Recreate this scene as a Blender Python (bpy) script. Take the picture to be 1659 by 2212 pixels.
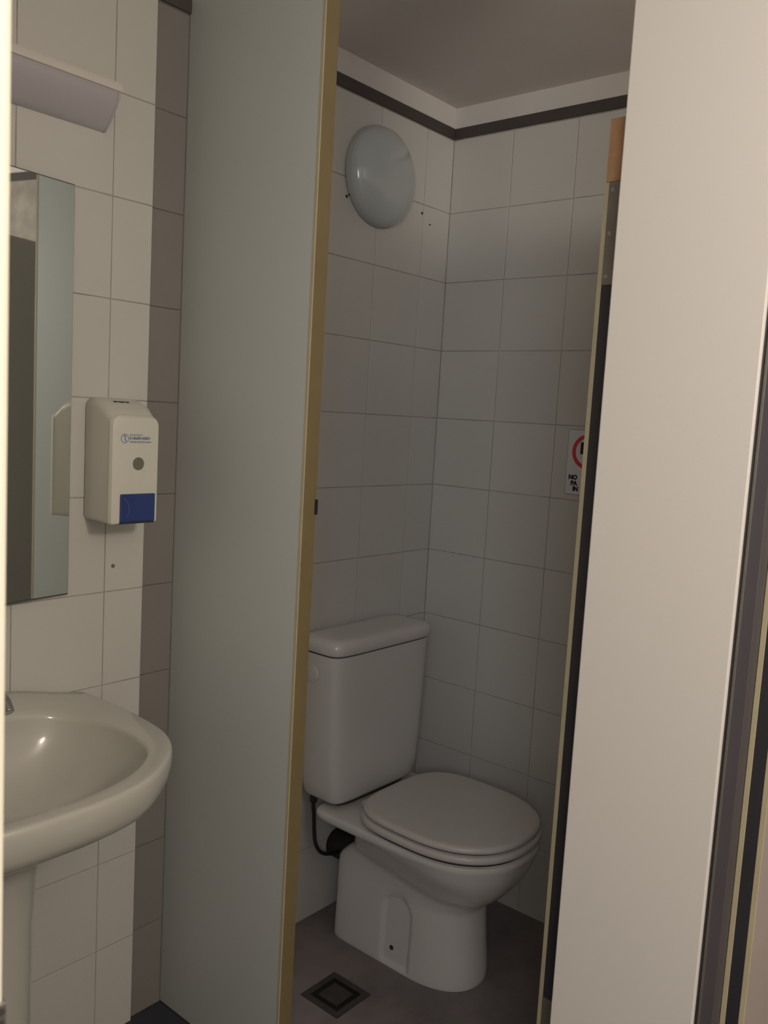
import bpy, bmesh, math, random
from mathutils import Vector, Matrix

random.seed(7)
for o in list(bpy.data.objects):
    bpy.data.objects.remove(o, do_unlink=True)
SC = bpy.context.scene
COL = SC.collection

# ------------------------------------------------------------------ camera
CAM_H = 1.408
YAW, PIT, ROL = math.radians(39.822), math.radians(-6.269), math.radians(3.282)
fw = Vector((math.cos(YAW) * math.cos(PIT), math.sin(YAW) * math.cos(PIT), math.sin(PIT)))
r0 = Vector((math.sin(YAW), -math.cos(YAW), 0))
u0 = r0.cross(fw)
rt = r0 * math.cos(ROL) + u0 * math.sin(ROL)
up = -r0 * math.sin(ROL) + u0 * math.cos(ROL)
cd = bpy.data.cameras.new('camera')
cam = bpy.data.objects.new('camera', cd)
COL.objects.link(cam)
M = Matrix((rt, up, -fw)).transposed().to_4x4()
M.translation = Vector((0, 0, CAM_H))
cam.matrix_world = M
cd.sensor_fit = 'VERTICAL'
cd.sensor_height = 36.0
cd.sensor_width = 27.0
cd.lens = 1888.4 / 2212 * 36.0
cd.clip_start = 0.02
cd.dof.use_dof = True
cd.dof.focus_distance = 1.9
cd.dof.aperture_fstop = cd.lens / 1.9
SC.camera = cam

# ------------------------------------------------------------------ light
w = bpy.data.worlds.new('world')
SC.world = w
w.use_nodes = True
w.node_tree.nodes['Background'].inputs[0].default_value = (0.8, 0.9, 1.0, 1)
w.node_tree.nodes['Background'].inputs[1].default_value = 0.02

def lamp(name, kind, loc, power, color, size, target=None, size_y=None):
    l = bpy.data.lights.new(name, kind)
    l.energy = power
    l.color = color
    if kind == 'AREA':
        l.shape = 'RECTANGLE' if size_y else 'DISK'
        l.size = size
        if size_y:
            l.size_y = size_y
    else:
        l.shadow_soft_size = size
    o = bpy.data.objects.new(name, l)
    COL.objects.link(o)
    o.location = loc
    if target is not None:
        o.rotation_euler = (Vector(target) - Vector(loc)).to_track_quat('-Z', 'Y').to_euler()
    return o

lamp('hall_lamp', 'POINT', (0.66, -0.72, 1.95), 36.0, (1.0, 0.885, 0.755), 0.12)
lamp('hall_fill_light', 'AREA', (-1.10, -0.62, 1.88), 22.0, (0.95, 0.96, 1.0), 1.0, (1.2, 0.6, 1.88), 0.7)  # unseen cool fill, added to brighten the cubicle walls and front boards

vs = SC.view_settings
vs.view_transform = 'Standard'
vs.look = 'None'
vs.exposure = 0.0
vs.gamma = 1.0
vs.use_curve_mapping = False

# ------------------------------------------------------------------ materials
MAT = {}
def mat(name, col, rough=0.5, metal=0.0, var=0.0, scale=8.0, bump=0.0, bscale=60.0, objvar=0.0, spec=0.5, emit=None, coat=0.0):
    m = bpy.data.materials.new(name)
    m.use_nodes = True
    nt = m.node_tree
    b = nt.nodes['Principled BSDF']
    b.inputs['Base Color'].default_value = (*col, 1)
    b.inputs['Roughness'].default_value = rough
    b.inputs['Metallic'].default_value = metal
    b.inputs['Specular IOR Level'].default_value = spec
    if coat:
        b.inputs['Coat Weight'].default_value = coat
        b.inputs['Coat Roughness'].default_value = 0.08
    tc = nt.nodes.new('ShaderNodeTexCoord')
    if var or objvar:
        no = nt.nodes.new('ShaderNodeTexNoise')
        no.inputs['Scale'].default_value = scale
        no.inputs['Detail'].default_value = 5
        geo = nt.nodes.new('ShaderNodeNewGeometry')
        nt.links.new(geo.outputs['Position'], no.inputs['Vector'])
        mr = nt.nodes.new('ShaderNodeMapRange')
        mr.inputs['From Min'].default_value = 0.25
        mr.inputs['From Max'].default_value = 0.75
        mr.inputs['To Min'].default_value = 1 - var
        mr.inputs['To Max'].default_value = 1 + var
        nt.links.new(no.outputs['Fac'], mr.inputs['Value'])
        oi = nt.nodes.new('ShaderNodeObjectInfo')
        mr2 = nt.nodes.new('ShaderNodeMapRange')
        mr2.inputs['To Min'].default_value = 1 - objvar
        mr2.inputs['To Max'].default_value = 1 + objvar
        nt.links.new(oi.outputs['Random'], mr2.inputs['Value'])
        mu = nt.nodes.new('ShaderNodeMath'); mu.operation = 'MULTIPLY'
        nt.links.new(mr.outputs['Result'], mu.inputs[0])
        nt.links.new(mr2.outputs['Result'], mu.inputs[1])
        vm = nt.nodes.new('ShaderNodeVectorMath'); vm.operation = 'SCALE'
        vm.inputs[0].default_value = col
        nt.links.new(mu.outputs[0], vm.inputs['Scale'])
        nt.links.new(vm.outputs[0], b.inputs['Base Color'])
    if bump:
        n2 = nt.nodes.new('ShaderNodeTexNoise')
        n2.inputs['Scale'].default_value = bscale
        n2.inputs['Detail'].default_value = 4
        g2 = nt.nodes.new('ShaderNodeNewGeometry')
        nt.links.new(g2.outputs['Position'], n2.inputs['Vector'])
        bp = nt.nodes.new('ShaderNodeBump')
        bp.inputs['Strength'].default_value = bump
        bp.inputs['Distance'].default_value = 0.002
        nt.links.new(n2.outputs['Fac'], bp.inputs['Height'])
        nt.links.new(bp.outputs['Normal'], b.inputs['Normal'])
    if emit:
        b.inputs['Emission Color'].default_value = (*emit[0], 1)
        b.inputs['Emission Strength'].default_value = emit[1]
    MAT[name] = m
    return m

mat('tile_white', (0.655, 0.65, 0.62), 0.36, var=0.03, scale=3, bump=0.03, bscale=12, objvar=0.015)
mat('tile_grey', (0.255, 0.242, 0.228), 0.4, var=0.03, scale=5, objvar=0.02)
mat('grout', (0.40, 0.375, 0.34), 0.9, var=0.25, scale=14)
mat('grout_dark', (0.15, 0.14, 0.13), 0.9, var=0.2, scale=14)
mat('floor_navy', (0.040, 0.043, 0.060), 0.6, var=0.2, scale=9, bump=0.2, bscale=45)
mat('plaster', (0.74, 0.69, 0.66), 0.9, var=0.03, scale=4, bump=0.15, bscale=90)
mat('cornice_white', (0.72, 0.69, 0.66), 0.8, var=0.02)
mat('trim_dark', (0.075, 0.064, 0.062), 0.6, var=0.1)
mat('floor_dark', (0.225, 0.195, 0.198), 0.75, var=0.25, scale=9, bump=0.2, bscale=45)
mat('hall_paint', (0.66, 0.62, 0.56), 0.85, var=0.03)
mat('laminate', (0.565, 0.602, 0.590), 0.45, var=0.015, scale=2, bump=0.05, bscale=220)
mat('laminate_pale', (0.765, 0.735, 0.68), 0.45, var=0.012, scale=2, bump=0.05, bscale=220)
mat('lipping_yellow', (0.225, 0.175, 0.085), 0.5, var=0.06, scale=20)
mat('lipping_light', (0.50, 0.44, 0.28), 0.5, var=0.06, scale=20)
mat('edge_dark', (0.030, 0.029, 0.035), 0.5, var=0.08)
mat('post_slate', (0.085, 0.076, 0.085), 0.5, var=0.05)
mat('door_grey', (0.40, 0.345, 0.32), 0.5, var=0.03)
mat('divider_slate', (0.27, 0.25, 0.28), 0.55, var=0.04)
mat('chipboard', (0.46, 0.26, 0.13), 0.8, var=0.14, scale=70, bump=0.3, bscale=150)
mat('plate_metal', (0.24, 0.22, 0.19), 0.45, metal=0.6, var=0.12, scale=30)
mat('screw_metal', (0.45, 0.44, 0.42), 0.35, metal=0.9)
mat('ceramic', (0.70, 0.69, 0.66), 0.12, var=0.01, scale=3, coat=0.3)
mat('ceramic_basin', (0.585, 0.585, 0.54), 0.16, var=0.01, scale=3, coat=0.3)
mat('seat_plastic', (0.66, 0.64, 0.61), 0.3, var=0.01)
mat('gasket', (0.04, 0.036, 0.033), 0.8)
mat('rubber_black', (0.018, 0.018, 0.02), 0.5)
mat('chrome', (0.55, 0.56, 0.58), 0.18, metal=1.0)
mat('mirror_glass', (0.86, 0.90, 0.87), 0.02, metal=1.0)
mat('mirror_edge', (0.10, 0.12, 0.10), 0.3)
mat('dome_opal', (0.56, 0.61, 0.62), 0.16, var=0.02, coat=0.4)
mat('dome_rim', (0.50, 0.50, 0.49), 0.4)
mat('fixture_white', (0.74, 0.70, 0.67), 0.5)
mat('fixture_lens', (0.52, 0.50, 0.54), 0.35, var=0.02)
mat('dispenser_white', (0.73, 0.735, 0.66), 0.4, var=0.01)
mat('dispenser_grey', (0.68, 0.67, 0.62), 0.45, var=0.02)
mat('dispenser_window', (0.20, 0.19, 0.155), 0.25)
mat('push_blue', (0.030, 0.058, 0.235), 0.3, coat=0.2)
mat('print_blue', (0.10, 0.19, 0.40), 0.5)
mat('print_blue_pale', (0.26, 0.33, 0.42), 0.5)
mat('sign_white', (0.80, 0.79, 0.83), 0.4)
mat('sign_edge', (0.25, 0.25, 0.25), 0.5)
mat('sign_red', (0.72, 0.06, 0.09), 0.4)
mat('print_black', (0.02, 0.018, 0.02), 0.5)
mat('jamb_cream', (0.93, 0.89, 0.74), 0.5, var=0.01)
mat('drain_metal', (0.075, 0.068, 0.068), 0.5, metal=0.3, var=0.2, scale=40)
mat('black_hole', (0.006, 0.006, 0.006), 0.9)

# ------------------------------------------------------------------ helpers
def tag(o, label=None, cat=None, group=None, kind=None):
    if label: o['label'] = label
    if cat: o['category'] = cat
    if group: o['group'] = group
    if kind: o['kind'] = kind
    return o

def thing(name, loc, label, cat, group=None):
    e = bpy.data.objects.new(name, None)
    COL.objects.link(e)
    e.location = loc
    e.empty_display_size = 0.05
    return tag(e, label, cat, group)

def adopt(o, parent):
    o.parent = parent
    if parent is not None and parent.type == 'EMPTY':
        o.matrix_parent_inverse = Matrix.Translation(-parent.location)
    return o

def from_bm(name, bm, m, parent=None, smooth=False):
    bmesh.ops.recalc_face_normals(bm, faces=bm.faces)
    me = bpy.data.meshes.new(name)
    bm.to_mesh(me)
    bm.free()
    me.materials.append(MAT[m])
    if smooth:
        for p in me.polygons:
            p.use_smooth = True
    o = bpy.data.objects.new(name, me)
    COL.objects.link(o)
    if parent is not None:
        adopt(o, parent)
    return o

def box_bm(x0, x1, y0, y1, z0, z1, bevel=0.0, seg=2, bm=None):
    b = bmesh.new()
    r = bmesh.ops.create_cube(b, size=1.0)
    for v in b.verts:
        v.co = Vector(((x0 + x1) / 2 + v.co.x * (x1 - x0), (y0 + y1) / 2 + v.co.y * (y1 - y0), (z0 + z1) / 2 + v.co.z * (z1 - z0)))
    if bevel:
        bmesh.ops.bevel(b, geom=list(b.edges), offset=bevel, segments=seg, affect='EDGES', profile=0.5)
    if bm is None:
        return b
    me = bpy.data.meshes.new('tmp'); b.to_mesh(me); b.free(); bm.from_mesh(me); bpy.data.meshes.remove(me)
    return bm

def box(name, x0, x1, y0, y1, z0, z1, m, parent=None, bevel=0.0, seg=2):
    return from_bm(name, box_bm(x0, x1, y0, y1, z0, z1, bevel, seg), m, parent, smooth=False)

def loft(rings, cap0=True, cap1=True):
    bm = bmesh.new()
    rv = [[bm.verts.new(p) for p in r] for r in rings]
    n = len(rings[0])
    for a, b in zip(rv[:-1], rv[1:]):
        for i in range(n):
            j = (i + 1) % n
            bm.faces.new((a[i], a[j], b[j], b[i]))
    if cap0: bm.faces.new(rv[0])
    if cap1: bm.faces.new(list(reversed(rv[-1])))
    return bm

def autosmooth(o, ang=40):
    me = o.data
    bm = bmesh.new(); bm.from_mesh(me)
    for e in bm.edges:
        e.smooth = not (len(e.link_faces) == 2 and e.calc_face_angle(0) > math.radians(ang))
    for f in bm.faces: f.smooth = True
    bm.to_mesh(me); bm.free()
    return o

def tube(name, pts, rad, m, parent=None, n=12, samples=10):
    # Catmull-Rom through pts
    P = [Vector(p) for p in pts]
    out = []
    for i in range(len(P) - 1):
        p0 = P[max(i - 1, 0)]; p1 = P[i]; p2 = P[i + 1]; p3 = P[min(i + 2, len(P) - 1)]
        for k in range(samples):
            t = k / samples
            out.append(0.5 * ((2 * p1) + (p2 - p0) * t + (2 * p0 - 5 * p1 + 4 * p2 - p3) * t * t + (3 * p1 - p0 - 3 * p2 + p3) * t ** 3))
    out.append(P[-1])
    rings = []
    ref = Vector((0.3, 0.8, 0.1)).normalized()
    for i, p in enumerate(out):
        d = (out[min(i + 1, len(out) - 1)] - out[max(i - 1, 0)]).normalized()
        a = d.cross(ref).normalized(); b = d.cross(a)
        rings.append([p + a * math.cos(2 * math.pi * k / n) * rad + b * math.sin(2 * math.pi * k / n) * rad for k in range(n)])
    return from_bm(name, loft(rings), m, parent, smooth=True)

def cyl(name, c, axis, rad, length, m, parent=None, n=28, bevel=0.0, rad2=None):
    bm = bmesh.new()
    bmesh.ops.create_cone(bm, cap_ends=True, segments=n, radius1=rad, radius2=rad2 if rad2 is not None else rad, depth=length)
    if bevel:
        ed = [e for e in bm.edges if abs(e.verts[0].co.z - e.verts[1].co.z) < 1e-6]
        bmesh.ops.bevel(bm, geom=ed, offset=bevel, segments=2, affect='EDGES', profile=0.5)
    q = Vector((0, 0, 1)).rotation_difference(Vector(axis).normalized())
    bmesh.ops.transform(bm, matrix=Matrix.Translation(Vector(c)) @ q.to_matrix().to_4x4(), verts=bm.verts)
    o = from_bm(name, bm, m, parent)
    return autosmooth(o, 35)

def text_mesh(name, s, size, origin, ex, ey, m, parent, thick=0.0003, bold=0.0):
    cu = bpy.data.curves.new('txt', 'FONT')
    cu.body = s; cu.size = size; cu.extrude = thick; cu.offset = bold
    cu.align_x = 'LEFT'
    t = bpy.data.objects.new('txt', cu)
    COL.objects.link(t)
    dg = bpy.context.evaluated_depsgraph_get()
    dg.update()
    me = bpy.data.meshes.new_from_object(t.evaluated_get(dg))
    bpy.data.objects.remove(t); bpy.data.curves.remove(cu)
    ex = Vector(ex); ey = Vector(ey); ez = ex.cross(ey)
    T = Matrix((ex, ey, ez)).transposed().to_4x4()
    T.translation = Vector(origin)
    me.transform(T)
    me.materials.clear(); me.materials.append(MAT[m])
    me.name = name
    o = bpy.data.objects.new(name, me)
    COL.objects.link(o)
    return adopt(o, parent)

def smoothstep(a, b, x):
    t = max(0.0, min(1.0, (x - a) / (b - a)))
    return t * t * (3 - 2 * t)

# ------------------------------------------------------------------ key planes
YB = 1.595          # tile face of the cubicle back wall
YL = 1.585          # tile face of the basin wall (stands 1 cm proud)
XR = 2.137          # tile face of the cubicle right wall
XP = 1.186          # face of the cubicle front panels
TH = 0.037          # panel thickness
CEIL = 2.308
XE = 1.101          # right end of the basin wall
XJ = 0.172          # inner face of the entrance wall
JOINT = 0.0022
GR = 0.0010         # grout recess

def st(o, label, cat):
    return tag(o, label, cat, kind='structure')

# ------------------------------------------------------------------ floor, ceiling, walls
st(box('floor', XP + 0.012, 2.4, -1.8, 1.75, -0.06, 0.0, 'floor_dark'), 'dark brownish matt floor of the toilet cubicle', 'floor')
st(box('floor_lobby', -1.6, XP + 0.012, -1.8, 1.75, -0.06, 0.0, 'floor_navy'), 'very dark navy floor under the wash basin', 'floor')
st(box('ceiling', -1.6, 2.4, -1.8, 1.75, CEIL, CEIL + 0.06, 'plaster'), 'plain grey plaster ceiling above the toilet cubicle', 'ceiling')
wb = st(box('wall_back', XE - 0.05, XR + 0.12, YB + GR, YB + 0.13, 0.0, CEIL, 'grout'), 'white tiled back wall of the cubicle carrying the round lamp', 'wall')
wl = st(box('wall_left', XJ - 0.12, XE - 0.0006, YL + GR, YB + 0.13, 0.0, CEIL, 'grout'), 'white tiled wall carrying mirror, soap dispenser and wash basin', 'wall')
wr = st(box('wall_right', XR + GR, XR + 0.12, -1.75, YB + GR, 0.0, CEIL, 'grout'), 'white tiled side wall of the cubicle with the sign on it', 'wall')
st(box('wall_entrance', 0.06, XJ - 0.03, 0.375, YL + 0.0, 0.0, CEIL, 'hall_paint'), 'cream painted entrance wall beside the basin', 'wall')
st(box('wall_hall', -1.25, -1.15, -1.75, 1.7, 0.0, CEIL, 'hall_paint'), 'plain painted far wall of the hallway', 'wall')
st(box('wall_rear', -1.15, XR + 0.12, -1.75, -1.65, 0.0, CEIL, 'hall_paint'), 'plain painted end wall of the hallway', 'wall')
st(box('wall_lobby', -1.15, 0.06, 1.0, 1.1, 0.0, CEIL, 'hall_paint'), 'plain painted lobby wall beyond the door frame', 'wall')

# tiles : every one its own object, full ones share one mesh per wall
def tile_mesh(w, h, axis, key, m):
    """tile lying in the XZ plane (axis 'y', face towards -Y) or the YZ plane (axis 'x', face towards -X); origin at its low corner on the face"""
    name = 'tile_%s_%s' % (axis, key)
    t = 0.006; c = 0.0006
    g = JOINT / 2
    a0, a1, b0, b1 = g, w - g, g, h - g
    prof = [((a0, b0), t), ((a0, b0), c), ((a0 + c, b0 + c), 0)]
    rings = []
    for inset, d in ((0, t), (0, c), (c, 0)):
        ring = [(a0 + inset, b0 + inset), (a1 - inset, b0 + inset), (a1 - inset, b1 - inset), (a0 + inset, b1 - inset)]
        if axis == 'y':
            rings.append([Vector((p[0], d, p[1])) for p in ring])
        else:
            rings.append([Vector((d, p[0], p[1])) for p in ring])
    bm = loft(rings, cap0=False)
    bmesh.ops.recalc_face_normals(bm, faces=bm.faces)
    # make sure the front face points towards the room
    me = bpy.data.meshes.new('tile')
    ax = 1 if axis == 'y' else 0
    f = max(bm.faces, key=lambda f: -f.calc_center_median()[ax] * 1000 + f.calc_area())
    if f.normal[ax] > 0:
        bmesh.ops.reverse_faces(bm, faces=bm.faces)
    bm.to_mesh(me); bm.free()
    me.materials.append(MAT[m])
    return me

CACHE = {}
def tiles(parent, axis, face, edges, zs, m):
    for a0, a1 in zip(edges[:-1], edges[1:]):
        for z0, z1 in zip(zs[:-1], zs[1:]):
            k = (axis, round(a1 - a0, 4), round(z1 - z0, 4), m)
            if k not in CACHE:
                CACHE[k] = tile_mesh(a1 - a0, z1 - z0, axis, len(CACHE), m)
            o = bpy.data.objects.new('tile', CACHE[k])
            COL.objects.link(o)
            j = random.uniform(-0.0003, 0.0003)
            o.location = (a0, face + j, z0) if axis == 'y' else (face + j, a0, z0)
            o.parent = parent

ZS = [0.0] + [0.0102 + 0.2 * i for i in range(1, 12)] + [2.2175]
ZS = [z for i, z in enumerate(ZS) if not (i == len(ZS) - 2)]
cols = [XR - 0.124 - 0.2 * i for i in range(0, 5)]          # 2.013 ... 1.213
tiles(wb, 'y', YB, sorted([XR] + cols[:-1] + [XP + TH + 0.001]), ZS, 'tile_white')
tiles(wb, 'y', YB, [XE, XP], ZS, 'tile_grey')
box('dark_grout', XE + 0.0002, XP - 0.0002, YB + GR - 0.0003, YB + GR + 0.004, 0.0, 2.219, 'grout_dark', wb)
lc = [1.007 - 0.2 * i for i in range(0, 5)]
tiles(wl, 'y', YL, sorted([XE] + lc[:-1] + [XJ]), ZS, 'tile_white')
rc = [YB - 0.2044 - 0.2 * i for i in range(0, 6)]
tiles(wr, 'x', XR, sorted([YB] + rc), ZS, 'tile_white')

# drilled holes and plugs in the tiles
cyl('drill_hole', (1.026, YL - 0.0006, 1.064), (0, 1, 0), 0.0042, 0.002, 'dispenser_window', wl, 14)
for (x, z, r) in ((1.690, 1.962, 0.004), (1.699, 1.968, 0.003), (2.005, 1.985, 0.0035), (2.044, 1.961, 0.0025)):
    cyl('drill_hole', (x, YB - 0.0006, z), (0, 1, 0), r, 0.002, 'gasket', wb, 10)

# dark trim strip and white cornice round the top of the walls
def trim(name, label, x0, x1, y0, y1, z0, z1, m, b=0.002):
    st(box(name, x0, x1, y0, y1, z0, z1, m, None, b), label, 'trim')
trim('trim_1', 'dark brown strip along the top of the cubicle back wall', XE, XR, YB - 0.006, YB + GR, 2.2195, 2.2495, 'trim_dark')
trim('trim_2', 'dark brown strip along the top of the cubicle side wall', XR - 0.006, XR + GR, -0.2, YB - 0.006, 2.2195, 2.2495, 'trim_dark')
trim('trim_3', 'dark brown strip along the top of the basin wall', XJ, XE, YL - 0.006, YL + GR, 2.2195, 2.2495, 'trim_dark')
trim('trim_4', 'white cornice under the ceiling along the cubicle back wall', XE, XR, YB - 0.003, YB + GR, 2.2495, CEIL, 'cornice_white', 0.001)
trim('trim_5', 'white cornice under the ceiling along the cubicle side wall', XR - 0.003, XR + GR, -0.2, YB - 0.003, 2.2495, CEIL, 'cornice_white', 0.001)
trim('trim_6', 'white cornice under the ceiling along the basin wall', XJ, XE, YL - 0.003, YL + GR, 2.2495, CEIL, 'cornice_white', 0.001)

# ------------------------------------------------------------------ cubicle front: screen panel, pilaster, doors
PY0 = 1.194
t = thing('partition_panel', (XP, 1.4, 0), 'pale grey laminate screen panel with yellowish edge between basin and toilet', 'partition')
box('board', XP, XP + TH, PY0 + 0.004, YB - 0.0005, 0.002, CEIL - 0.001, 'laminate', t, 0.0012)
box('edge_strip', XP + 0.002, XP + TH, PY0, PY0 + 0.004, 0.002, CEIL - 0.001, 'lipping_yellow', t, 0.0008)
box('corner_bead', XP - 0.0006, XP + 0.0022, PY0 - 0.0004, PY0 + 0.006, 0.002, CEIL - 0.001, 'lipping_light', t, 0.0004)
kp = box('latch_keep', XP + TH - 0.004, XP + TH + 0.003, PY0 - 0.0025, PY0 + 0.01, 1.208, 1.238, 'rubber_black', t, 0.0008)
kp['label'] = 'small black latch keep'

t = thing('pilaster_panel', (XP, 0.48, 0), 'tall brightly lit cream laminate pilaster between the two cubicle doors', 'partition')
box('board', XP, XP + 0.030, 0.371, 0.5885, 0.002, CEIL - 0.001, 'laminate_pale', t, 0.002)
box('edge_strip', XP + 0.0075, XP + 0.030, 0.3695, 0.372, 0.002, CEIL - 0.001, 'edge_dark', t, 0.0006)

def cubicle_door(y1, label, peel, face):
    """leaf standing open at right angles to the cubicle front; y1 = its inner face"""
    x0, x1 = 1.232, 1.80
    th = 0.0315
    y0 = y1 - th
    zt, zb = 1.865, 0.16
    l = 0.0070
    t = thing('cubicle_door', (x0, (y0 + y1) / 2, zb), label, 'door')
    box('leaf', x0 + 0.004, x1, y0, y1, zb, zt, face, t, 0.0008)
    hz = ((1.622, 1.772), (0.322, 0.472))
    top = zt
    if peel:
        c = box('bare_chipboard', x0 + 0.0012, x0 + 0.004, y0 + 0.0005, y1 - 0.0005, 1.773, zt - 0.001, 'chipboard', t, 0.0004)
        c['label'] = 'bare orange chipboard where the edging came off'
        top = 1.772
    box('edge_strip', x0, x0 + 0.004, y1 - l, y1 + 0.0004, zb, top, 'lipping_light', t, 0.0006)
    box('edge_strip', x0, x0 + 0.004, y0 - 0.0004, y0 + l, zb, top, 'lipping_light', t, 0.0006)
    box('edge_core', x0 + 0.0006, x0 + 0.004, y0 + l, y1 - l, zb, top, 'edge_dark', t)
    for a, b in hz:
        h = box('hinge', x0 - 0.0008, x0 + 0.001, y0 + l, y1 - l, a, b, 'plate_metal', t, 0.0003)
        for zz in (a + 0.012, (a + b) / 2, b - 0.012):
            cyl('screw', (x0 - 0.0010, (y0 + y1) / 2 + 0.002, zz), (1, 0, 0), 0.0030, 0.0012, 'screw_metal', h, 12)
    return t

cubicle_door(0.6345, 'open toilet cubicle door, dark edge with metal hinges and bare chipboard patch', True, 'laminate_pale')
cubicle_door(0.3475, 'open second cubicle door beyond the pale pilaster, dark edge framed in yellow lipping', False, 'door_grey')
t = thing('door_post', (1.216, 0.357, 0), 'narrow dark slate post between the pale pilaster and the second door', 'post')
box('post', XP + 0.013, XP + 0.046, 0.3482, 0.3688, 0.001, CEIL - 0.001, 'post_slate', t, 0.001)
box('bead', XP + 0.0125, XP + 0.0150, 0.3650, 0.3690, 0.001, CEIL - 0.001, 'plate_metal', t, 0.0004)
t = thing('cubicle_divider', (1.6, 0.44, 0), 'laminate divider panel on metal feet standing behind the pale pilaster', 'partition')
box('board', XP + 0.032, XR - 0.0005, 0.425, 0.455, 0.12, 1.93, 'laminate_pale', t, 0.001)
for xx in (1.30, 2.02):
    cyl('foot', (xx, 0.44, 0.06), (0, 0, 1), 0.012, 0.12, 'screw_metal', t, 16)

# ------------------------------------------------------------------ entrance door frame (right beside the lens)
t = thing('door_1', (0.12, 0.36, 0), 'cream painted entrance door frame beside the basin wall', 'door frame')
t['kind'] = 'structure'
box('frame', 0.045, XJ, 0.34, 0.385, 0.001, CEIL - 0.001, 'jamb_cream', t, 0.003)
sp = box('strike_plate', XJ - 0.021, XJ + 0.0004, 0.3388, 0.352, 1.02, 1.1490, 'screw_metal', t, 0.0004)
for zz in (1.1455, 1.1400, 1.112):
    cyl('screw', (XJ - 0.0024, 0.3386, zz), (0, 1, 0), 0.0018, 0.0012, 'gasket', sp, 12)
box('architrave', 0.02, 0.045, 0.335, 0.42, 0.001, CEIL - 0.001, 'jamb_cream', t, 0.003)

# ------------------------------------------------------------------ toilet
TX = 1.78
toilet = thing('toilet', (TX, 1.3, 0), 'white close-coupled ceramic toilet with closed lid against the tiled back wall', 'toilet')

def outline(cx, hw, yf, yb, yc, n=160, nf=2.2, nb=5.0):
    out = []
    for i in range(n):
        a = 2 * math.pi * i / n
        c, s = math.cos(a), math.sin(a)
        if s <= 0:
            e = 2 / nf
            out.append((cx + hw * math.copysign(abs(c) ** e, c), yc - (yc - yf) * abs(s) ** e))
        else:
            e = 2 / nb
            out.append((cx + hw * math.copysign(abs(c) ** e, c), yc + (yb - yc) * abs(s) ** e))
    # resample evenly
    pts = out + [out[0]]
    L = [0]
    for p, q in zip(pts[:-1], pts[1:]):
        L.append(L[-1] + math.hypot(q[0] - p[0], q[1] - p[1]))
    res = []
    k = 0
    for i in range(n):
        d = L[-1] * i / n
        while L[k + 1] < d: k += 1
        f = (d - L[k]) / max(1e-9, L[k + 1] - L[k])
        res.append((pts[k][0] + (pts[k + 1][0] - pts[k][0]) * f, pts[k][1] + (pts[k + 1][1] - pts[k][1]) * f))
    return res

def interp(tab, z):
    if z <= tab[0][0]: return tab[0][1:]
    for a, b in zip(tab[:-1], tab[1:]):
        if z <= b[0]:
            f = (z - a[0]) / (b[0] - a[0])
            i = tab.index(a)
            p = tab[max(i - 1, 0)]; n = tab[min(i + 2, len(tab) - 1)]
            h = b[0] - a[0]
            out = []
            for k in range(1, len(a)):
                d = (b[k] - a[k]) / h
                d0 = (a[k] - p[k]) / (a[0] - p[0]) if a is not p else d
                d1 = (n[k] - b[k]) / (n[0] - b[0]) if n is not b else d
                m0 = 2 * d0 * d / (d0 + d) if d0 * d > 0 else 0.0
                m1 = 2 * d * d1 / (d + d1) if d * d1 > 0 else 0.0
                out.append((2 * f ** 3 - 3 * f ** 2 + 1) * a[k] + (f ** 3 - 2 * f ** 2 + f) * h * m0 + (-2 * f ** 3 + 3 * f ** 2) * b[k] + (f ** 3 - f ** 2) * h * m1)
            return tuple(out)
    return tab[-1][1:]

#        z      hw     yf     yb     yc
BOWL = [(0.000, 0.109, 1.084, 1.500, 1.24),
        (0.010, 0.110, 1.083, 1.500, 1.24),
        (0.110, 0.107, 1.092, 1.500, 1.24),
        (0.190, 0.106, 1.098, 1.500, 1.24),
        (0.200, 0.108, 1.093, 1.480, 1.235),
        (0.213, 0.112, 1.084, 1.458, 1.23),
        (0.245, 0.138, 1.044, 1.425, 1.22),
        (0.285, 0.161, 1.011, 1.415, 1.21),
        (0.325, 0.181, 0.990, 1.415, 1.20),
        (0.352, 0.190, 0.981, 1.415, 1.20),
        (0.368, 0.194, 0.977, 1.415, 1.20),
        (0.378, 0.192, 0.979, 1.415, 1.20)]
NB = 200
rings = []
levels = [0.0, 0.004] + [0.378 * i / 100 for i in range(2, 101)]
for z in levels:
    hw, yf, yb, yc = interp(BOWL, z)
    ol = outline(TX, hw, yf, yb, yc, NB, 2.3, 12.0 - 6.0 * smoothstep(0.2, 0.33, z))
    ring = []
    for (x, y) in ol:
        zz = z
        if z > 0.19:
            u = (z - 0.19) / 0.188
            g = 1 / (1 + 1.3 * max(0, (y - 1.06)) / 0.38)
            zz = 0.19 + 0.188 * u ** g
        if x < TX and y > 1.08 and zz < 0.30:
            # shallow arched recess round the floor fixing
            yc0, hwid = 1.277, 0.046
            top = 0.150
            dy = y - yc0
            if zz < top:
                d = hwid - abs(dy)
            else:
                d = hwid - math.hypot(dy, zz - top)
            x += 0.008 * smoothstep(-0.002, 0.006, d) * smoothstep(0.0, 0.02, zz)
        ring.append(Vector((x, y, zz + 0.0005)))
    rings.append(ring)
# roll the rim over and close
for s, z in ((0.985, 0.380), (0.90, 0.380), (0.84, 0.352), (0.6, 0.25), (0.2, 0.21)):
    ol = outline(TX, 0.179 * s, 1.2 - 0.207 * s, 1.2 + 0.203 * s, 1.2, NB, 2.3, 4.5)
    rings.append([Vector((x, y, z)) for x, y in ol])
bowl = autosmooth(from_bm('bowl', loft(rings), 'ceramic', toilet), 60)
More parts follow.
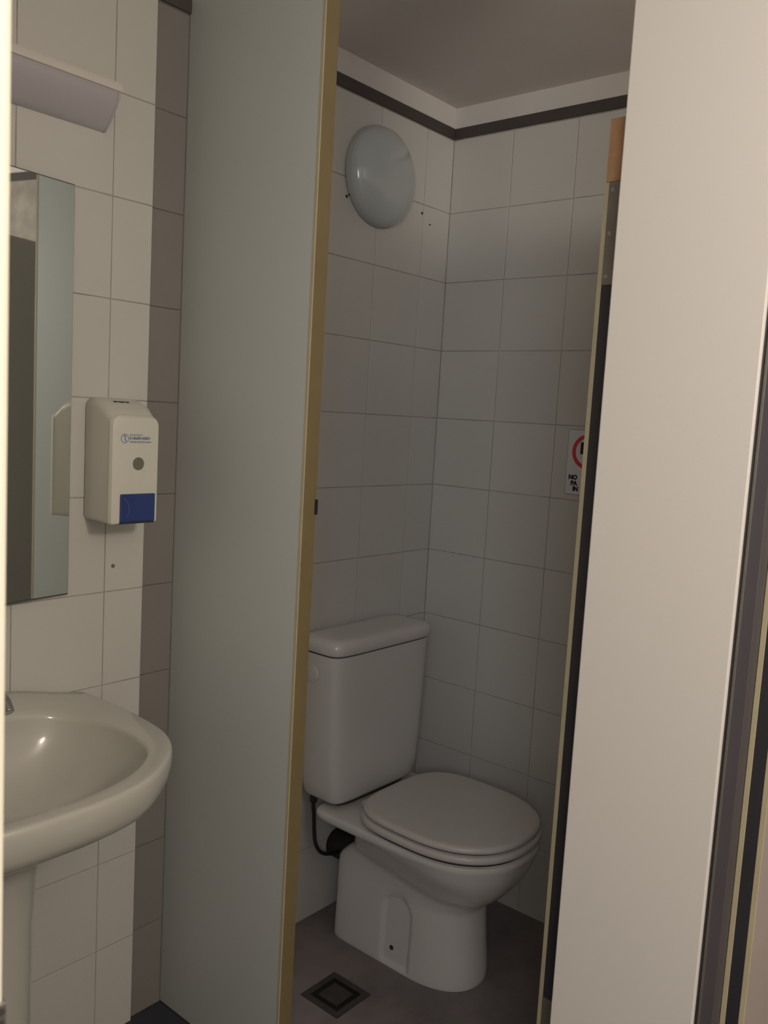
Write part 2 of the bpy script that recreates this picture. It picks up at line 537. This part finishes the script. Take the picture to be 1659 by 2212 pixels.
# deck under the cistern
dk = []
for q, z in ((0.030, 0.346), (0.010, 0.353), (0.002, 0.360), (0.0, 0.366), (0.0, 0.374), (0.003, 0.379), (0.010, 0.3806)):
    ol = outline(TX, 0.1945 - q, 0.9765 + q, 1.515 - q * 0.5, 1.22, 160, 2.3, 14.0)
    dk.append([Vector((x, y, z)) for x, y in ol])
autosmooth(from_bm('rim_deck', loft(dk), 'ceramic', toilet), 60)
# outlet neck behind the pedestal
neck = []
for y, r in ((1.46, 0.042), (1.50, 0.042), (1.52, 0.040), (1.594, 0.040)):
    neck.append([Vector((TX + r * math.cos(2 * math.pi * k / 28), y, 0.19 + r * math.sin(2 * math.pi * k / 28))) for k in range(28)])
from_bm('outlet_pipe', loft(neck), 'gasket', toilet, True)

cyl('bolt_cap', (TX - 0.0995, 1.291, 0.050), (1, 0, 0), 0.0062, 0.006, 'gasket', bowl, 14)

# cistern
CT = [(0.388, 0.150, 1.462, 1.575), (0.392, 0.162, 1.454, 1.578), (0.402, 0.172, 1.449, 1.580), (0.430, 0.181, 1.446, 1.582),
      (0.50, 0.187, 1.446, 1.583), (0.62, 0.193, 1.445, 1.584), (0.791, 0.199, 1.443, 1.585)]
cr = []
for z, hw, yf, yb in CT:
    ol = outline(TX + 0.002, hw, yf, yb, (yf + yb) / 2, 120, 6.5, 8.0)
    cr.append([Vector((x, y, z)) for x, y in ol])
cis = autosmooth(from_bm('cistern', loft(cr), 'ceramic', toilet), 60)
g = []
for z in (0.3806, 0.389):
    g.append([Vector((x, y, z)) for x, y in outline(TX, 0.14, 1.46, 1.55, 1.505, 60, 5, 5)])
from_bm('gasket', loft(g), 'gasket', toilet)
g = []
for z in (0.789, 0.796):
    g.append([Vector((x, y, z)) for x, y in outline(TX + 0.002, 0.194, 1.448, 1.584, 1.515, 90, 6.5, 8)])
from_bm('shadow_gap', loft(g), 'gasket', toilet)
cl = []
for s, z in ((-0.003, 0.7955), (0.0, 0.799), (0.0, 0.818), (-0.004, 0.827), (-0.012, 0.8325), (-0.03, 0.8345), (-0.06, 0.835)):
    ol = outline(TX + 0.002, 0.204 + s, 1.437 - s, 1.588 + s * 0.6, 1.515, 120, 6.5, 8.0)
    cl.append([Vector((x, y, z)) for x, y in ol])
autosmooth(from_bm('cistern_lid', loft(cl), 'ceramic', toilet), 60)
# round flush knob on the left flank of the cistern
cyl('flush_knob', (TX + 0.002 - 0.1985, 1.530, 0.738), (1, 0, 0), 0.021, 0.006, 'ceramic', cis, 32, 0.0015)

# seat and lid
def slab(name, rows, m):
    rr = []
    for s, z in rows:
        ol = outline(1.781, 0.197 + s, 0.977 - s, 1.402 + s, 1.20, 140, 2.35, 3.6)
        rr.append([Vector((x, y, z)) for x, y in ol])
    return autosmooth(from_bm(name, loft(rr), m, toilet), 60)
slab('seat_shade', ((-0.010, 0.3805), (-0.010, 0.3905)), 'gasket')  # dark slab that paints the contact shade between bowl and seat
slab('seat', ((-0.006, 0.3885), (-0.001, 0.3895), (0.001, 0.393), (0.001, 0.400), (-0.001, 0.4045), (-0.006, 0.4065)), 'seat_plastic')
slab('lid_shade', ((-0.014, 0.406), (-0.014, 0.4125)), 'gasket')  # dark slab filling the gap, its colour stands for the shade there
slab('lid', ((-0.010, 0.4118), (-0.006, 0.4125), (-0.004, 0.4155), (-0.004, 0.4200), (-0.006, 0.4245), (-0.011, 0.4270), (-0.019, 0.4278), (-0.07, 0.4284), (-0.12, 0.4288)), 'seat_plastic')
for sx in (-0.075, 0.075):
    cyl('seat_hinge', (TX + sx, 1.412, 0.393), (1, 0, 0), 0.011, 0.045, 'seat_plastic', toilet, 20, 0.002)

# water hose
hz_ = tube('supply_hose', [(1.628, 1.545, 0.392), (1.628, 1.545, 0.363), (1.633, 1.545, 0.328), (1.637, 1.545, 0.283), (1.645, 1.545, 0.247), (1.666, 1.545, 0.217), (1.698, 1.545, 0.200), (1.734, 1.545, 0.194), (1.763, 1.548, 0.200), (1.785, 1.552, 0.210)], 0.0050, 'rubber_black', toilet)
hz_['label'] = 'thin black water hose looping under the cistern'
cyl('hose_nut', (1.628, 1.545, 0.382), (0, 0, 1), 0.0105, 0.018, 'rubber_black', hz_, 6)
va = thing('stop_valve', (1.79, 1.59, 0.21), 'small dark shut-off valve on the tiled wall behind the toilet pedestal', 'valve')
cyl('body', (1.788, 1.5765, 0.215), (0, 1, 0), 0.017, 0.036, 'rubber_black', va, 18, 0.003)
cyl('knob', (1.788, 1.572, 0.244), (0, 0, 1), 0.015, 0.024, 'rubber_black', va, 12, 0.003)

# ------------------------------------------------------------------ floor drain
dr = thing('floor_drain', (1.495, 1.313, 0), 'small square dark metal drain cover in the floor beside the toilet', 'drain')
x0, x1, y0, y1 = 1.436, 1.556, 1.252, 1.374
bmf = bmesh.new()
for a in ((x0, x1, y0, y0 + 0.016), (x0, x1, y1 - 0.016, y1), (x0, x0 + 0.016, y0 + 0.016, y1 - 0.016), (x1 - 0.016, x1, y0 + 0.016, y1 - 0.016)):
    box_bm(a[0], a[1], a[2], a[3], 0.0, 0.0022, 0, 1, bmf)
from_bm('frame', bmf, 'drain_metal', dr)
box('well', x0 + 0.016, x1 - 0.016, y0 + 0.016, y1 - 0.016, 0.0, 0.0006, 'black_hole', dr)
gt = box('grate', x0 + 0.030, x1 - 0.030, y0 + 0.030, y1 - 0.030, 0.0, 0.003, 'drain_metal', dr, 0.001)

# ------------------------------------------------------------------ round bulkhead lamp
LX, LZ = 1.806, 2.036
lm = thing('bulkhead_lamp', (LX, YB, LZ), 'round opal dome lamp, unlit, on the tiled wall above the cistern', 'lamp')
def disc_rings(cx, cz, prof, n=72):
    return [[Vector((cx + r * math.cos(2 * math.pi * k / n), y, cz + r * math.sin(2 * math.pi * k / n))) for k in range(n)] for r, y in prof]
autosmooth(from_bm('base_ring', loft(disc_rings(LX, LZ, [(0.120, YB - 0.0005), (0.1285, YB - 0.004), (0.1285, YB - 0.014), (0.126, YB - 0.019), (0.112, YB - 0.019)])), 'dome_rim', lm), 35)
prof = []
R0, HB = 0.1255, 0.050
for i in range(22):
    a = math.pi / 2 * i / 21
    prof.append((max(R0 * math.cos(a) ** 0.9, 0.0015), YB - 0.018 - HB * math.sin(a)))
autosmooth(from_bm('diffuser', loft(disc_rings(LX, LZ, prof)), 'dome_opal', lm), 60)

# ------------------------------------------------------------------ sign
sg = thing('warning_sign', (XR, 1.086, 1.227), 'small white sign with red ring on the tiled cubicle side wall', 'sign')
def rounded_rect(y0, y1, z0, z1, r, n=6):
    pts = []
    for cy, cz, a0 in ((y1 - r, z1 - r, 0), (y0 + r, z1 - r, 90), (y0 + r, z0 + r, 180), (y1 - r, z0 + r, 270)):
        for k in range(n + 1):
            a = math.radians(a0 + 90 * k / n)
            pts.append((cy + r * math.cos(a), cz + r * math.sin(a)))
    return pts
bp = rounded_rect(1.0245, 1.1475, 1.2255, 1.4015, 0.006)
from_bm('backing', loft([[Vector((XR - 0.0001, y, z)) for y, z in bp], [Vector((XR - 0.0008, y, z)) for y, z in bp]]), 'sign_edge', sg)
pp = rounded_rect(1.026, 1.146, 1.227, 1.400, 0.005)
from_bm('plate', loft([[Vector((XR - 0.0002, y, z)) for y, z in pp], [Vector((XR - 0.0014, y, z)) for y, z in pp]]), 'sign_white', sg)
def ring_mesh(name, cy, cz, ro, ri, x, m, par, n=64):
    cs = [(math.cos(2 * math.pi * k / n), math.sin(2 * math.pi * k / n)) for k in range(n)]
    R = [[Vector((xx, cy + r * c, cz + r * s_)) for c, s_ in cs] for r, xx in ((ri, x + 0.0003), (ri, x), (ro, x), (ro, x + 0.0003))]
    return from_bm(name, loft(R, False, False), m, par)
ring_mesh('red_ring', 1.0855, 1.343, 0.0470, 0.0365, XR - 0.0016, 'sign_red', sg)
box('pictogram', XR - 0.0020, XR - 0.0014, 1.098, 1.1085, 1.336, 1.368, 'print_black', sg)
for s, y, z in (('NO', 1.1375, 1.2675), ('PA', 1.1300, 1.2515), ('IN', 1.1230, 1.2365)):
    text_mesh('lettering', s, 0.0160, (XR - 0.0016, y, z), (0, -1, 0), (0, 0, 1), 'print_black', sg, 0.0003, 0.0011)

# ------------------------------------------------------------------ soap dispenser
sd = thing('soap_dispenser', (1.008, YL, 1.168), 'white wall soap dispenser with blue push bar beside the mirror', 'dispenser')
def rr(x0, x1, z0, z1, y, r, n=6, rtop=None):
    rt_ = rtop or r
    pts = []
    for cx, cz, a0, q in ((x1 - rt_, z1 - rt_, 0, rt_), (x0 + rt_, z1 - rt_, 90, rt_), (x0 + r, z0 + r, 180, r), (x1 - r, z0 + r, 270, r)):
        for k in range(n + 1):
            a = math.radians(a0 + 90 * k / n)
            pts.append(Vector((cx + q * math.cos(a), y, cz + q * math.sin(a))))
    return pts
DX0, DX1 = 0.955, 1.0605
body = loft([rr(DX0 + 0.002, DX1 + 0.001, 1.169, 1.4115, YL - 0.0005, 0.012, rtop=0.02),
             rr(DX0, DX1 + 0.002, 1.167, 1.4125, YL - 0.004, 0.012, rtop=0.02),
             rr(DX0, DX1 + 0.002, 1.167, 1.4115, YL - 0.035, 0.012, rtop=0.02),
             rr(DX0, DX1 + 0.002, 1.166, 1.400, YL - 0.068, 0.010, rtop=0.020),
             rr(DX0, DX1 + 0.002, 1.166, 1.382, YL - 0.088, 0.007, rtop=0.020)])
autosmooth(from_bm('body', body, 'dispenser_grey', sd), 40)
cov = loft([rr(DX0, DX1 + 0.002, 1.166, 1.3822, YL - 0.0875, 0.007, rtop=0.020),
            rr(DX0 - 0.0008, DX1 + 0.0025, 1.1655, 1.3818, YL - 0.090, 0.007, rtop=0.020),
            rr(DX0 + 0.002, DX1 + 0.001, 1.167, 1.3795, YL - 0.0965, 0.006, rtop=0.019),
            rr(DX0 + 0.014, DX1 - 0.002, 1.169, 1.3765, YL - 0.1000, 0.004, rtop=0.017)])
cv = autosmooth(from_bm('front_cover', cov, 'dispenser_white', sd), 30)
cyl('level_window', (1.0135, YL - 0.1002, 1.286), (0, 1, 0), 0.0128, 0.0012, 'dispenser_window', cv, 32)
pb = box('push_bar', 0.9735, 1.0535, YL - 0.1030, YL - 0.094, 1.1705, 1.2265, 'push_blue', sd, 0.002)
box('push_bar_gap', 0.9735, 1.0535, YL - 0.1006, YL - 0.094, 1.1668, 1.1712, 'gasket', sd)
tube('moulded_line', [(0.982, YL - 0.1032, 1.218), (0.9905, YL - 0.1033, 1.207), (0.9925, YL - 0.1033, 1.194), (0.988, YL - 0.1032, 1.180)], 0.0007, 'print_blue', pb, 6, 5)
for k, (a, b) in enumerate(((0.985, 0.992), (0.996, 1.008), (1.012, 1.018))):
    box('vent_slot', a, b, YL - 0.056, YL - 0.050, 1.4030, 1.4068, 'gasket', sd)
# faded blue print: ring emblem and three blurred lines
def ring_xz(name, cx, cz, ro, ri, y, m, par, n=36):
    cs = [(math.cos(2 * math.pi * k / n), math.sin(2 * math.pi * k / n)) for k in range(n)]
    R = [[Vector((cx + r * c, yy, cz + r * s_)) for c, s_ in cs] for r, yy in ((ri, y + 0.0003), (ri, y), (ro, y), (ro, y + 0.0003))]
    return from_bm(name, loft(R, False, False), m, par)
yp = YL - 0.1003
em = ring_xz('emblem', 0.9815, 1.3355, 0.0090, 0.0078, yp, 'print_blue', cv)
tube('emblem_mark', [(0.9785, yp, 1.3385), (0.9810, yp, 1.3415), (0.9835, yp, 1.3385), (0.9815, yp, 1.3350), (0.9840, yp, 1.3300)], 0.0008, 'print_blue', cv, 6, 5)
def print_line(x0, x1, z0, z1, m, step, fill):
    bm = bmesh.new()
    x = x0
    while x < x1:
        wd = step * random.uniform(0.55, 1.0)
        box_bm(x, min(x + wd * fill, x1), yp - 0.0002, yp + 0.0003, z0, z1 - random.uniform(0, 0.2) * (z1 - z0), 0, 1, bm)
        x += step
    o = from_bm('print_line', bm, m, cv)
    return o
print_line(0.9925, 1.0215, 1.3415, 1.3440, 'print_blue_pale', 0.0022, 0.8)
print_line(0.9925, 1.0395, 1.3335, 1.3395, 'print_blue', 0.0042, 0.7)
print_line(0.9925, 1.0415, 1.3275, 1.3305, 'print_blue_pale', 0.0022, 0.85)

# ------------------------------------------------------------------ mirror
mr = thing('wall_mirror', (0.65, YL, 1.015), 'tall frameless mirror on a wedge backing above the wash basin', 'mirror')
MA = math.radians(7.5)
mw = 0.52
def wedge(name, off, t0, z0, z1, m, w0, w1):
    """slab parallel to the tilted mirror plane; off = distance out from the pivot line"""
    c, s_ = math.cos(MA), math.sin(MA)
    def pt(u, o): return (0.9225 - u * c + o * s_ * 1.0, YL - 0.0035 - u * s_ - o * c)
    ps = [pt(w0, off), pt(w1, off), pt(w1, off + t0), pt(w0, off + t0)]
    return from_bm(name, loft([[Vector((x, y, z0)) for x, y in ps], [Vector((x, y, z1)) for x, y in ps]]), m, mr)
bx = [(0.9225, YL - 0.0003), (0.9225, YL - 0.0035), (0.9225 - mw * math.cos(MA), YL - 0.0035 - mw * math.sin(MA)), (0.9225 - mw * math.cos(MA), YL - 0.0003)]
from_bm('backing', loft([[Vector((x, y, 1.0165)) for x, y in bx], [Vector((x, y, 1.8120)) for x, y in bx]]), 'mirror_edge', mr)
wedge('glass', 0.0, 0.004, 1.0205, 1.8090, 'mirror_glass', 0.0035, mw - 0.0015)

# ------------------------------------------------------------------ strip light above the mirror
fl = thing('mirror_light', (0.66, YL, 1.97), 'white unlit strip light with sloping grey diffuser above the mirror', 'lamp')
FX0, FX1 = 0.36, 0.985
def prism(name, prof, x0, x1, m, par, ang=35):
    return autosmooth(from_bm(name, loft([[Vector((x0, YL - o, z)) for o, z in prof], [Vector((x1, YL - o, z)) for o, z in prof]]), m, par), ang)
prism('housing', [(0.0005, 1.930), (0.0005, 2.012), (0.056, 2.006), (0.0585, 2.002), (0.0585, 1.990), (0.050, 1.988)], FX0, FX1, 'fixture_white', fl)
pr = [(0.0005, 1.924), (0.0005, 1.990), (0.0555, 1.990)]
for k in range(9):
    a = k / 8
    pr.append((0.0555 - 0.047 * a ** 1.6 - 0.001, 1.989 - 0.064 * a))
prism('diffuser', pr, FX0 + 0.01, FX1 - 0.006, 'fixture_lens', fl)
prism('end_cap', [(o * 1.02, z - 0.0004) for o, z in pr], FX1 - 0.006, FX1 - 0.001, 'fixture_lens', fl)

# ------------------------------------------------------------------ wash basin
BX = 0.65
bs = thing('wash_basin', (BX, 1.4, 0), 'white ceramic wash basin on a pedestal fixed to the tiled wall', 'basin')
def close_outline(half, n):
    """half outline (x offset, y) from front centre to back centre, mirrored, resampled to n points"""
    pts = half + [(-x, y) for x, y in reversed(half[1:-1])]
    P = [Vector((p[0], p[1])) for p in pts]
    N = len(P)
    dense = []
    for i in range(N):
        p0, p1, p2, p3 = P[i - 1], P[i], P[(i + 1) % N], P[(i + 2) % N]
        for k in range(12):
            t_ = k / 12
            dense.append(0.5 * ((2 * p1) + (p2 - p0) * t_ + (2 * p0 - 5 * p1 + 4 * p2 - p3) * t_ * t_ + (3 * p1 - p0 - 3 * p2 + p3) * t_ ** 3))
    D = dense + [dense[0]]
    L = [0]
    for a, b in zip(D[:-1], D[1:]): L.append(L[-1] + (b - a).length)
    out = []; k = 0
    for i in range(n):
        d = L[-1] * i / n
        while L[k + 1] < d: k += 1
        f = (d - L[k]) / max(1e-9, L[k + 1] - L[k])
        out.append(D[k].lerp(D[k + 1], f))
    return out
NBAS = 140
outer = close_outline([(0, 1.104), (0.05, 1.105), (0.105, 1.112), (0.158, 1.128), (0.21, 1.162), (0.258, 1.207), (0.292, 1.262), (0.309, 1.33), (0.315, 1.42), (0.315, 1.50), (0.313, 1.56), (0.300, 1.583), (0.20, 1.584), (0, 1.584)], NBAS)
inner = close_outline([(0, 1.142), (0.07, 1.146), (0.155, 1.172), (0.222, 1.228), (0.248, 1.30), (0.245, 1.39), (0.212, 1.462), (0.15, 1.492), (0, 1.500)], NBAS)
cen = Vector((0, 1.36))
def sc(ol, s, sy=None, c=cen):
    sy = sy or s
    return [Vector((c.x + (p.x - c.x) * s, c.y + (p.y - c.y) * sy)) for p in ol]
def lerp_ol(a, b, f): return [p.lerp(q, f) for p, q in zip(a, b)]
def ledge(y, x=0.0): return 0.034 * smoothstep(1.455, 1.535, y) * (1 - smoothstep(0.12, 0.32, abs(x)))
cb = Vector((0, 1.50))
und = sc(outer, 0.36, 0.36, Vector((0, 1.50)))
br = []
def add(ol, z, led=0.0, ymax=1.5845):
    br.append([Vector((BX + p.x, min(p.y, ymax), z + led * ledge(p.y, p.x))) for p in ol])
add(sc(outer, 0.30, 0.42, Vector((0, 1.54))), 0.640)
add(sc(outer, 0.45, 0.54, Vector((0, 1.55))), 0.668)
add(sc(outer, 0.64, 0.69, Vector((0, 1.56))), 0.690)
add(sc(outer, 0.80, 0.82, Vector((0, 1.57))), 0.708)
add(sc(outer, 0.91, 0.917, Vector((0, 1.58))), 0.726)
add(sc(outer, 0.962, 0.965, Vector((0, 1.583))), 0.741)
add(sc(outer, 0.988, 0.989, Vector((0, 1.584))), 0.760)
add(outer, 0.786, 0.3)
add(outer, 0.800, 0.9)
add(sc(outer, 0.998, 0.997), 0.8045, 1)
add(sc(outer, 0.990, 0.988), 0.8085, 1)
add(sc(outer, 0.977, 0.974), 0.8100, 1)
add(lerp_ol(outer, inner, 0.55), 0.809, 1)
add(lerp_ol(outer, inner, 0.9), 0.8085, 1)
add(inner, 0.806, 1)
ci = Vector((0, 1.33))
add(sc(inner, 0.990, None, ci), 0.799, 0.9)
add(sc(inner, 0.975, None, ci), 0.786, 0.6)
add(sc(inner, 0.94, None, ci), 0.768, 0.3)
add(sc(inner, 0.86, None, ci), 0.745)
add(sc(inner, 0.74, None, ci), 0.713)
add(sc(inner, 0.55, None, ci), 0.692)
add(sc(inner, 0.30, None, ci), 0.682)
add(sc(inner, 0.08, None, ci), 0.678)
bo = autosmooth(from_bm('bowl', loft(br), 'ceramic_basin', bs), 75)
cyl('waste', (BX, 1.33, 0.680), (0, 0, 1), 0.022, 0.006, 'chrome', bs, 28, 0.001)
ped = []
for z, a, b in ((0.001, 0.115, 0.115), (0.02, 0.113, 0.112), (0.25, 0.098, 0.098), (0.5, 0.098, 0.10), (0.60, 0.103, 0.106), (0.685, 0.112, 0.115)):
    ped.append([Vector((BX + a * math.copysign(abs(math.cos(q)) ** 0.8, math.cos(q)), min(1.43 + b * math.copysign(abs(math.sin(q)) ** 0.8, math.sin(q)) * 1.2, 1.582), z)) for q in [2 * math.pi * k / 64 for k in range(64)]])
autosmooth(from_bm('pedestal', loft(ped), 'ceramic_basin', bs), 60)

tp = thing('basin_tap', (0.742, 1.515, 0.84), 'chrome pillar tap standing on the back ledge of the wash basin', 'tap')
tx, ty, tz = 0.738, 1.534, 0.842
cyl('body', (tx, ty, tz + 0.022), (0, 0, 1), 0.016, 0.046, 'chrome', tp, 28, 0.002)
tube('spout', [(tx, ty, tz + 0.030), (tx - 0.004, ty - 0.04, tz + 0.036), (tx - 0.006, ty - 0.075, tz + 0.030), (tx - 0.007, ty - 0.095, tz + 0.012)], 0.0095, 'chrome', tp)
cyl('knob', (tx, ty, tz + 0.058), (0, 0, 1), 0.019, 0.026, 'chrome', tp, 10, 0.004)
